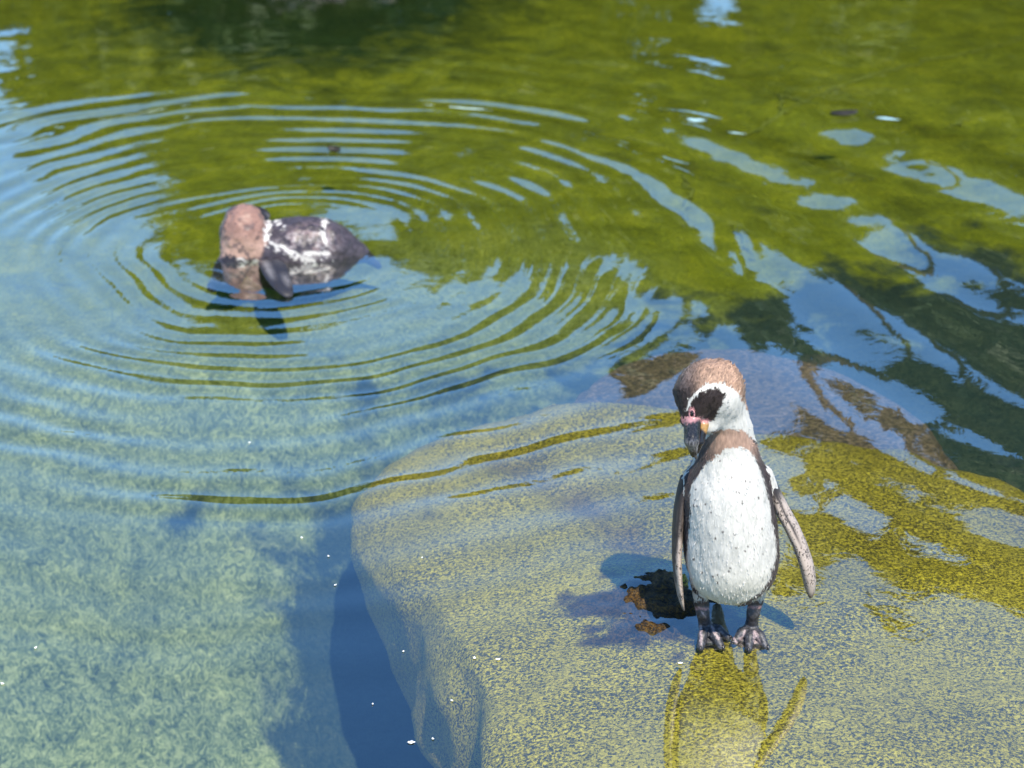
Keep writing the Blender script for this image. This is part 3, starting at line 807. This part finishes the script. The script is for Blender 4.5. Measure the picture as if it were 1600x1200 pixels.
# flippers: outer edge, inner edge in photo pixels
def mat_flipper():
    m = NT('flipper_skin')
    att = m.n('ShaderNodeAttribute', attribute_name='tone')
    n = m.noise(m.coord((1, 1, 0.7)), 330, 3, 0.6)
    b = m.noise(m.coord((1, 1, 1)), 45, 3, 0.6)
    w = m.ramp(m.math('ADD', n, m.math('MULTIPLY', m.math('SUBTRACT', b, 0.5), 0.5)), [(0.54, 0.0), (0.60, 0.9)])
    m.bsdf(m.mix(w, att.outputs['Color'], (0.03, 0.024, 0.023)), 0.5, 0.35, n, 0.3, 0.001)
    return m.m
FLIP = mat_flipper()
def flipper(name, L, R, chord, oy, twist, seed, side):
    n = 26; m = 22
    Lp = np.array(L, float); Rp = np.array(R, float)
    tv = np.linspace(0, 1, n)
    def rs(P):
        s = np.r_[0, np.cumsum(np.hypot(*np.diff(P, axis=0).T))]; s /= s[-1]
        return np.stack([np.interp(tv, s, P[:, k]) for k in (0, 1)], 1)
    Lp, Rp = rs(Lp), rs(Rp)
    V, C = [], []
    g = np.random.default_rng(seed)
    for i in range(n):
        dy = oy[0] + (oy[1] - oy[0]) * tv[i]; pl = C3(Lp[i, 0], Lp[i, 1], dy); pr = C3(Rp[i, 0], Rp[i, 1], dy)
        c = (pl + pr) / 2; hw = np.linalg.norm(pr - pl) / 2; ax = (pr - pl) / (2 * hw + 1e-9)
        ch = chord * (0.55 + 0.45 * math.sin(min(1, tv[i] * 2.2) * math.pi / 2)) * (1 - 0.75 * max(0, (tv[i] - 0.72) / 0.28) ** 2)
        for k in range(m):
            w = 2 * math.pi * k / m
            a, b = math.cos(w), math.sin(w)
            V.append(c + ax * hw * (a + twist * b * 0.0) + np.array([0, ch * b, 0]) + ax * twist * ch * b)
            C.append((tv[i], a, b))
    F = [(i * m + k, i * m + (k + 1) % m, (i + 1) * m + (k + 1) % m, (i + 1) * m + k) for i in range(n - 1) for k in range(m)]
    F += [tuple(range(m))[::-1], tuple(range((n - 1) * m, n * m))]
    V = np.array(V); C = np.array(C)
    col = flip_col(V, C, side)
    o = mesh_obj(name, V, F, FLIP, None, col=col)
    sub = o.modifiers.new('sub', 'SUBSURF'); sub.levels = 2; sub.render_levels = 2
    adopt(o, pen)
    return o
def flip_col(V, C, side):
    t, a, b = C[:, 0], C[:, 1] * side, C[:, 2]             # a = +1 on the outer edge
    pale = np.array([0.50, 0.41, 0.35]); dark = np.array([0.028, 0.022, 0.022])
    c = np.tile(pale, (len(V), 1))
    sp = fbm(V[:, 0] * 420, V[:, 1] * 420, V[:, 2] * 300, 2, 12)
    c = blend(c, dark, sstep(0.22, 0.10, t))
    c = blend(c, dark, sstep(0.55, 0.2, np.abs(a - 0.45) * 2.2) * sstep(0.62, 0.42, t))
    c = blend(c, dark, 0.75 * sstep(0.90, 0.98, t))
    c = blend(c, dark, sstep(0.0, 0.4, b))
    if side < 0: c = blend(c, dark, sstep(0.5, 0.75, a + 0.25 * sp) * sstep(0.9, 0.7, t) + (1 - sstep(0.3, 0.55, t + 0.1 * sp)) * 0.9 * (1 - sstep(0.5, 0.75, a + 0.25 * sp)))
    return c
flipper('flipper', [(1064, 742), (1058, 765), (1053, 795), (1050.5, 825), (1050, 868), (1053, 904), (1059, 934), (1067, 954)],
        [(1077, 748), (1074, 770), (1070, 795), (1067, 822), (1064.5, 868), (1065.5, 904), (1068, 934), (1070, 954)], .022, (.004, -.020), -0.10, 5, -1)
flipper('flipper', [(1196, 745), (1203, 775), (1211, 800), (1224, 822), (1238, 852), (1249, 883), (1254, 906), (1259, 924), (1264, 934)],
        [(1208, 742), (1217, 762), (1234, 795), (1246, 816), (1260, 846), (1271, 878), (1276, 906), (1273, 927), (1269, 934)], .022, (.004, -.012), 0.12, 6, 1)

# legs and webbed feet
FOOT = mat_tone('foot_skin', 0.42, 0.45, 330, 0.6, 0.0015, 0.5)
ROCKZ = -0.011
def G3(u, v, z=0.004): return on_level(u, v, z)
def foot(name, hip, ankle_px, heel_px, toes, pinks):
    heel = G3(*heel_px, 0.010)
    top = C3(*hip, -.002)
    tips = [G3(*t, -0.002) for t in toes]
    def f(P):
        d = sd_cap(P, top, C3(*ankle_px, -.006), .0135, .0105)
        d = smin(d, sd_cap(P, C3(*ankle_px, -.006), heel, .0105, .0115), .006)
        for a in tips:
            kn = heel * 0.42 + a * 0.58 + np.array([0, 0, .006])
            d = smin(d, sd_cap(P, heel, kn, .0092, .0086), .004)
            d = smin(d, sd_cap(P, kn, a, .0086, .0066), .003)
        for a, b in zip(tips[:-1], tips[1:]):
            for t in np.linspace(0.12, 0.88, 7):
                e = heel + (a * (1 - t) + b * t - heel) * (0.84 - 0.16 * math.sin(math.pi * t))
                e = e.copy(); e[2] = -0.004
                s = heel.copy(); s[2] = 0.002
                d = smin(d, sd_cap(P, s, e, .0052, .0038), .003)
        back = heel + np.array([0.004, 0.020, -0.008])
        d = smin(d, sd_cap(P, heel, back, .008, .005), .004)
        return np.maximum(d, ROCKZ - 0.004 - P[..., 2])
    allp = np.array(tips + [heel, top, heel + np.array([0, .03, 0])])
    lo, hi = allp.min(0) - .016, allp.max(0) + .016
    lo[2] = ROCKZ - .008
    def colf(V, N):
        u, v = to_px(V)
        n = fbm(V[:, 0] * 300, V[:, 1] * 300, V[:, 2] * 300, 3, 14)
        c = np.tile(np.array([0.046, 0.046, 0.053]), (len(V), 1)) * (1 + 0.5 * n[:, None])
        c = blend(c, (0.14, 0.14, 0.16), sstep(0.2, 0.7, n) * 0.5)
        for ln, w in pinks:
            c = blend(c, (0.52, 0.40, 0.40), 0.7 * sstep(w + 1.5, w - 0.5, line_d(ln, u, v) + 1.5 * n))
        cv = hip[1] + 11
        c = blend(c, (0.46, 0.27, 0.27), 0.8 * sstep(2.8, 1.4, np.abs(v - cv) + 1.6 * n) * (N[:, 1] < 0.1))
        c = blend(c, (0.02, 0.018, 0.018), sstep(cv - 2.5, cv - 4.5, v))
        return c
    o = bird_part(name, f, lo, hi, 0.0016, colf, FOOT, pen)
    for a in tips:
        dr = a - heel; dr[2] = 0; dr /= np.linalg.norm(dr)
        V, F = tube([a + np.array([0, 0, .004]) - dr * .002, a + dr * .006 + np.array([0, 0, .003]), a + dr * .011 + np.array([0, 0, -.003])], [.0030, .0024, .0006], 7)
        cl = mesh_obj('claw', V, F, HORN, None, col=np.tile([0.03, 0.027, 0.027], (len(V), 1)))
        adopt(cl, pen); cl.parent = o; cl.location = Vector(cl.location) - Vector(o.location)
    return o
def fz(a): return [(1040 + p / 8.889, 920 + q / 8.889) for p, q in a]
foot('foot', (1095, 940), (1098, 957), (1102, 978), [(1095, 1012), (1127, 1011), (1137, 996)],
     [(fz([(485, 520), (490, 640), (495, 770)]), 1.6), (fz([(645, 530), (680, 610), (735, 690)]), 1.5), (fz([(440, 230), (560, 400)]), 0.3)])
foot('foot', (1181, 938), (1177, 957), (1174, 980), [(1148, 1003), (1170, 1014), (1197, 1011)],
     [(fz([(1100, 580), (1080, 650), (1035, 700)]), 1.5), (fz([(1240, 600), (1240, 740)]), 1.7), (fz([(1260, 620), (1310, 800)]), 1.6), (fz([(1000, 780), (950, 690)]), 0.8)])

# ------------------------------------------------------------------ swimming penguin
YS = SWIM[1]
PS = (on_plane(453, 392, YS) - on_plane(452, 392, YS))[0]
def S3(u, v, dy=0): 
    p = on_plane(u, v, YS); return np.array((p[0], YS + dy, p[2]))
def swim_sdf(P):
    def rot(a):
        c, s = math.cos(a), math.sin(a); return [[c, 0, -s], [0, 1, 0], [s, 0, c]]
    f = sd_ell(P, S3(466, 390), (92 * PS, .088, 60 * PS), rot(0.12))
    f = smin(f, sd_ell(P, S3(384, 360, -.01), (40 * PS, .066, 52 * PS)), .02)
    f = smin(f, sd_cap(P, S3(382, 372, -.03), S3(360, 408, -.06), 27 * PS, 24 * PS), .02)
    f = smin(f, sd_cap(P, S3(358, 408, -.06), S3(338, 424, -.07), 18 * PS, 9 * PS), .01)
    f = smin(f, sd_cap(P, S3(520, 376, 0), S3(562, 388, 0), 24 * PS, 14 * PS), .03)
    f = smin(f, sd_cap(P, S3(560, 386, 0), S3(592, 406, -.01), 12 * PS, 5 * PS), .01)
    f = smin(f, sd_ell(P, S3(506, 352, -.01), (8 * PS, .02, 18 * PS)), .01)
    return f
Gs = grid(S3(318, 470, -.17), S3(612, 296, .13), 0.004)
SV, SF = surface_nets(swim_sdf(Gs), Gs[0, 0, 0], 0.004)
SN = normals(SV, SF)
SV = SV + SN * (0.0025 * fbm(SV[:, 0] * 50, SV[:, 1] * 50, SV[:, 2] * 50, 3, 5))[:, None]
def swim_col(V, N):
    u0, v0 = to_px(V)
    n = fbm(V[:, 0] * 70, V[:, 1] * 70, V[:, 2] * 70, 3, 66); n2 = fbm(V[:, 0] * 150, V[:, 1] * 150, V[:, 2] * 150, 2, 67)
    u = u0 + 5 * n; v = v0 + 5 * n2
    c = np.tile(np.array([0.055, 0.045, 0.055]), (len(V), 1)) * (1 + 0.5 * n2[:, None])
    c = blend(c, (0.24, 0.17, 0.17), np.clip(0.75 * sstep(0.0, 0.6, n + 0.25) * sstep(60, 20, np.hypot(u - 485, (v - 370) * 1.6)), 0, 1))
    nk = sstep(4, -4, poly_sd([(352, 330), (375, 310), (412, 312), (416, 345), (412, 375), (405, 398), (370, 400), (346, 392), (346, 355)], u, v))
    c = blend(c, (0.36, 0.20, 0.15), nk * (0.8 + 0.2 * n))
    c = blend(c, (0.52, 0.34, 0.26), nk * sstep(350, 385, v) * 0.7)
    c = blend(c, (0.10, 0.07, 0.07), nk * sstep(0.25, 0.6, n) * 0.8)
    c = blend(c, (0.025, 0.022, 0.028), sstep(3, -3, poly_sd([(325, 440), (335, 405), (352, 392), (385, 396), (388, 420), (360, 440)], u, v)))
    c = blend(c, (0.42, 0.38, 0.38), sstep(0.25, 0.6, n2 + 0.3 * n) * sstep(62, 25, np.hypot(u - 482, (v - 382) * 1.7)) * 0.55)
    for ln, w in (([(417, 316), (420, 340), (416, 372), (440, 380), (462, 392), (492, 402)], 3.4), ([(508, 335), (504, 360), (512, 378)], 3.2), ([(424, 326), (440, 345)], 2), ([(480, 388), (515, 390)], 3),
                  ([(328, 428), (345, 432)], 4.5), ([(362, 426), (395, 416)], 3.5), ([(374, 398), (380, 402)], 3), ([(385, 410), (402, 402)], 3)):
        c = blend(c, (0.66, 0.62, 0.58), sstep(w + 1.5, w - 1.5, line_d(ln, u, v) + 4.5 * n2))
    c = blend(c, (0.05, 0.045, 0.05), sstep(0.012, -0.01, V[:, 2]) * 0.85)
    return c
swm = empty('penguin', (SWIM[0], SWIM[1], 0))
tag(swm, 'penguin floating low in the water with its head tucked under, ringed by ripples', 'penguin')
SWF = mat_plumage('wet_plumage', (120, 120, 120), 0.4, 0.4)
adopt(mesh_obj('body', SV, SF, SWF, None, col=swim_col(SV, SN)), swm)
def swim_flipper(path, wid, thick, colr):
    n = len(path); V, F = [], []
    P = np.array(path)
    for i in range(n):
        t = P[min(i + 1, n - 1)] - P[max(i - 1, 0)]; t /= np.linalg.norm(t)
        a = np.cross(t, [0, 0, 1.0]); a /= np.linalg.norm(a); b = np.cross(a, t)
        for k in range(12):
            w = 2 * math.pi * k / 12
            V.append(P[i] + a * wid[i] * math.cos(w) + b * thick * math.sin(w))
    F = [(i * 12 + k, i * 12 + (k + 1) % 12, (i + 1) * 12 + (k + 1) % 12, (i + 1) * 12 + k) for i in range(n - 1) for k in range(12)] + [tuple(range(12))[::-1], tuple(range((n - 1) * 12, n * 12))]
    V = np.array(V)
    nn = fbm(V[:, 0] * 90, V[:, 1] * 90, V[:, 2] * 90, 2, 9)
    o = mesh_obj('flipper', V, F, FLIP, None, col=blend(np.tile(np.array(colr), (len(V), 1)), (0.3, 0.28, 0.28), sstep(0.3, 0.6, nn) * 0.6))
    sm = o.modifiers.new('sub', 'SUBSURF'); sm.levels = 2; sm.render_levels = 2
    adopt(o, swm)
W3 = lambda u, v, z: on_level(u, v, z)
swim_flipper([S3(420, 386, -.06), W3(424, 403, .040), W3(431, 420, .038), W3(439, 436, .031), W3(447, 449, .024), W3(453, 459, .013)], [.026, .034, .034, .028, .020, .009], .007, (0.022, 0.022, 0.030))
swim_flipper([S3(420, 336, .0), S3(410, 326, .004), S3(398, 322, .008), S3(388, 324, .012), S3(378, 332, .016)], [.022, .022, .020, .016, .008], .008, (0.02, 0.02, 0.026))

swm.location.z = -0.012
# ------------------------------------------------------------------ small things in and on the water
WEED = mat_plain('pondweed', (0.15, 0.17, 0.02), (0.26, 0.27, 0.04), 30, 0.7, 0.2, 0.2)
def strand(path_px, z, r, label, seed):
    g = random.Random(seed)
    pts = []
    for (a, b), (c, d) in zip(path_px[:-1], path_px[1:]):
        for k in range(6):
            t = k / 6
            zz = z
            for _ in range(4):
                p = on_level(a + (c - a) * t, b + (d - b) * t, zz); zz = float(ground_z(p[:1], p[1:2])[0]) + z
            pts.append(p + np.array([g.uniform(-.012, .012), g.uniform(-.016, .016), 0]))
    V, F = tube(pts, [r * (0.6 + 0.8 * math.sin(math.pi * (i + 0.5) / len(pts))) for i in range(len(pts))], 6)
    V = np.array(V).tolist()
    base = len(V)
    for p in pts[::2]:                                   # small leaves along the stem
        for s in (-1, 1):
            a = g.uniform(0, 6.28); d = np.array([math.cos(a), math.sin(a), 0.2]) * r * g.uniform(3, 6); e = np.array([-d[1], d[0], 0]) * 0.3
            k = len(V); V += [list(p), list(p + d * .5 + e), list(p + d), list(p + d * .5 - e)]; F.append((k, k + 1, k + 2, k + 3))
    o = mesh_obj('pondweed_strand', V, F, WEED)
    return tag(o, label, 'pondweed')
strand([(1600, 62), (1480, 88), (1380, 112), (1270, 150), (1200, 190)], 0.003, .0035, 'long pale pondweed strand slanting across the green bed of the far water', 1)
strand([(1262, 160), (1215, 148), (1225, 175), (1180, 205), (1130, 230)], 0.003, .004, 'kinked yellow pondweed strand hanging off the end of the long pale strand', 2)
strand([(1070, 275), (1078, 300), (1065, 330), (1072, 365)], 0.003, .004, 'short upright pondweed strand in sky-lit water behind the standing penguin', 3)
strand([(1145, 350), (1165, 385), (1180, 415)], 0.003, .0035, 'thin slanting pondweed strand among the broad dark wave bands', 4)
strand([(1480, 200), (1500, 192), (1512, 184)], 0.003, .0035, 'tiny pondweed sprig with a pale tip in the dark green water', 5)
FEA = mat_plain('shed_feather', (0.72, 0.74, 0.72), (0.85, 0.86, 0.84), 80, 0.6, 0.3, 0.1)
def fleck(u, v, size, ang, z=None):
    p = on_level(u, v, 0.0); p[2] = float(water_z(p[:1], p[1:2])[0]) + 0.0016
    V, F = [], []
    ca, sa = math.cos(ang), math.sin(ang)
    n = 7
    for i in range(n):
        t = i / (n - 1); w = size * 0.30 * math.sin(math.pi * min(1, t * 1.05 + 0.02)) + 0.0004
        for s in (-1, 0, 1):
            x, y = (t - 0.5) * size, s * w + 0.12 * size * math.sin(3 * t)
            V.append((x * ca - y * sa, x * sa + y * ca, (0.0012 if s == 0 else 0.0) + 0.15 * size * (t - 0.4) ** 2))
    for i in range(n - 1):
        for k in (0, 1): F.append((i * 3 + k, i * 3 + k + 1, (i + 1) * 3 + k + 1, (i + 1) * 3 + k))
    o = mesh_obj('feather', V, F, FEA)
    o.location = p
    return tag(o, 'tiny white shed feather floating on the still near water', 'feather', 'shed feathers on the water')
for i, (u, v, s) in enumerate([(643, 1161, .012), (742, 1028, .007), (778, 1030, .008), (513, 870, .005), (524, 915, .005), (472, 841, .006), (630, 1018, .004), (706, 1095, .005), (56, 1013, .006), (4, 1068, .007), (582, 1100, .004), (1063, 1037, .008), (660, 873, .004), (390, 692, .005), (676, 1155, .005)]):
    fleck(u, v, s, i * 1.7)
DARKLEAF = mat_plain('drowned_leaf', (0.010, 0.012, 0.010), (0.030, 0.026, 0.018), 60, 0.5, 0.4, 0.3)
def floating_leaf(u, v, ln, wd, ang, label):
    V, F = [], []
    n = 9
    for i in range(n):
        t = i / (n - 1); w = wd * math.sin(math.pi * t) ** 0.7 + 0.0006
        for s in (-1, -.5, 0, .5, 1):
            x, y = (t - .5) * ln, s * w
            V.append((x * math.cos(ang) - y * math.sin(ang), x * math.sin(ang) + y * math.cos(ang), 0.010 * s * s + 0.02 * (t - .5) ** 2 + 0.002))
    for i in range(n - 1):
        for k in range(4): F.append((i * 5 + k, i * 5 + k + 1, (i + 1) * 5 + k + 1, (i + 1) * 5 + k))
    o = mesh_obj('fallen_leaf', V, F, DARKLEAF)
    p = on_level(u, v, 0); p[2] = float(water_z(p[:1], p[1:2])[0]) - 0.001
    o.location = p
    sd = o.modifiers.new('thick', 'SOLIDIFY'); sd.thickness = 0.0012
    return tag(o, label, 'leaf')
floating_leaf(1318, 186, .085, .022, .2, 'dark curled leaf floating on the dark green far water')
floating_leaf(522, 237, .045, .018, -.6, 'small dark leaf floating beyond the swimming penguin')
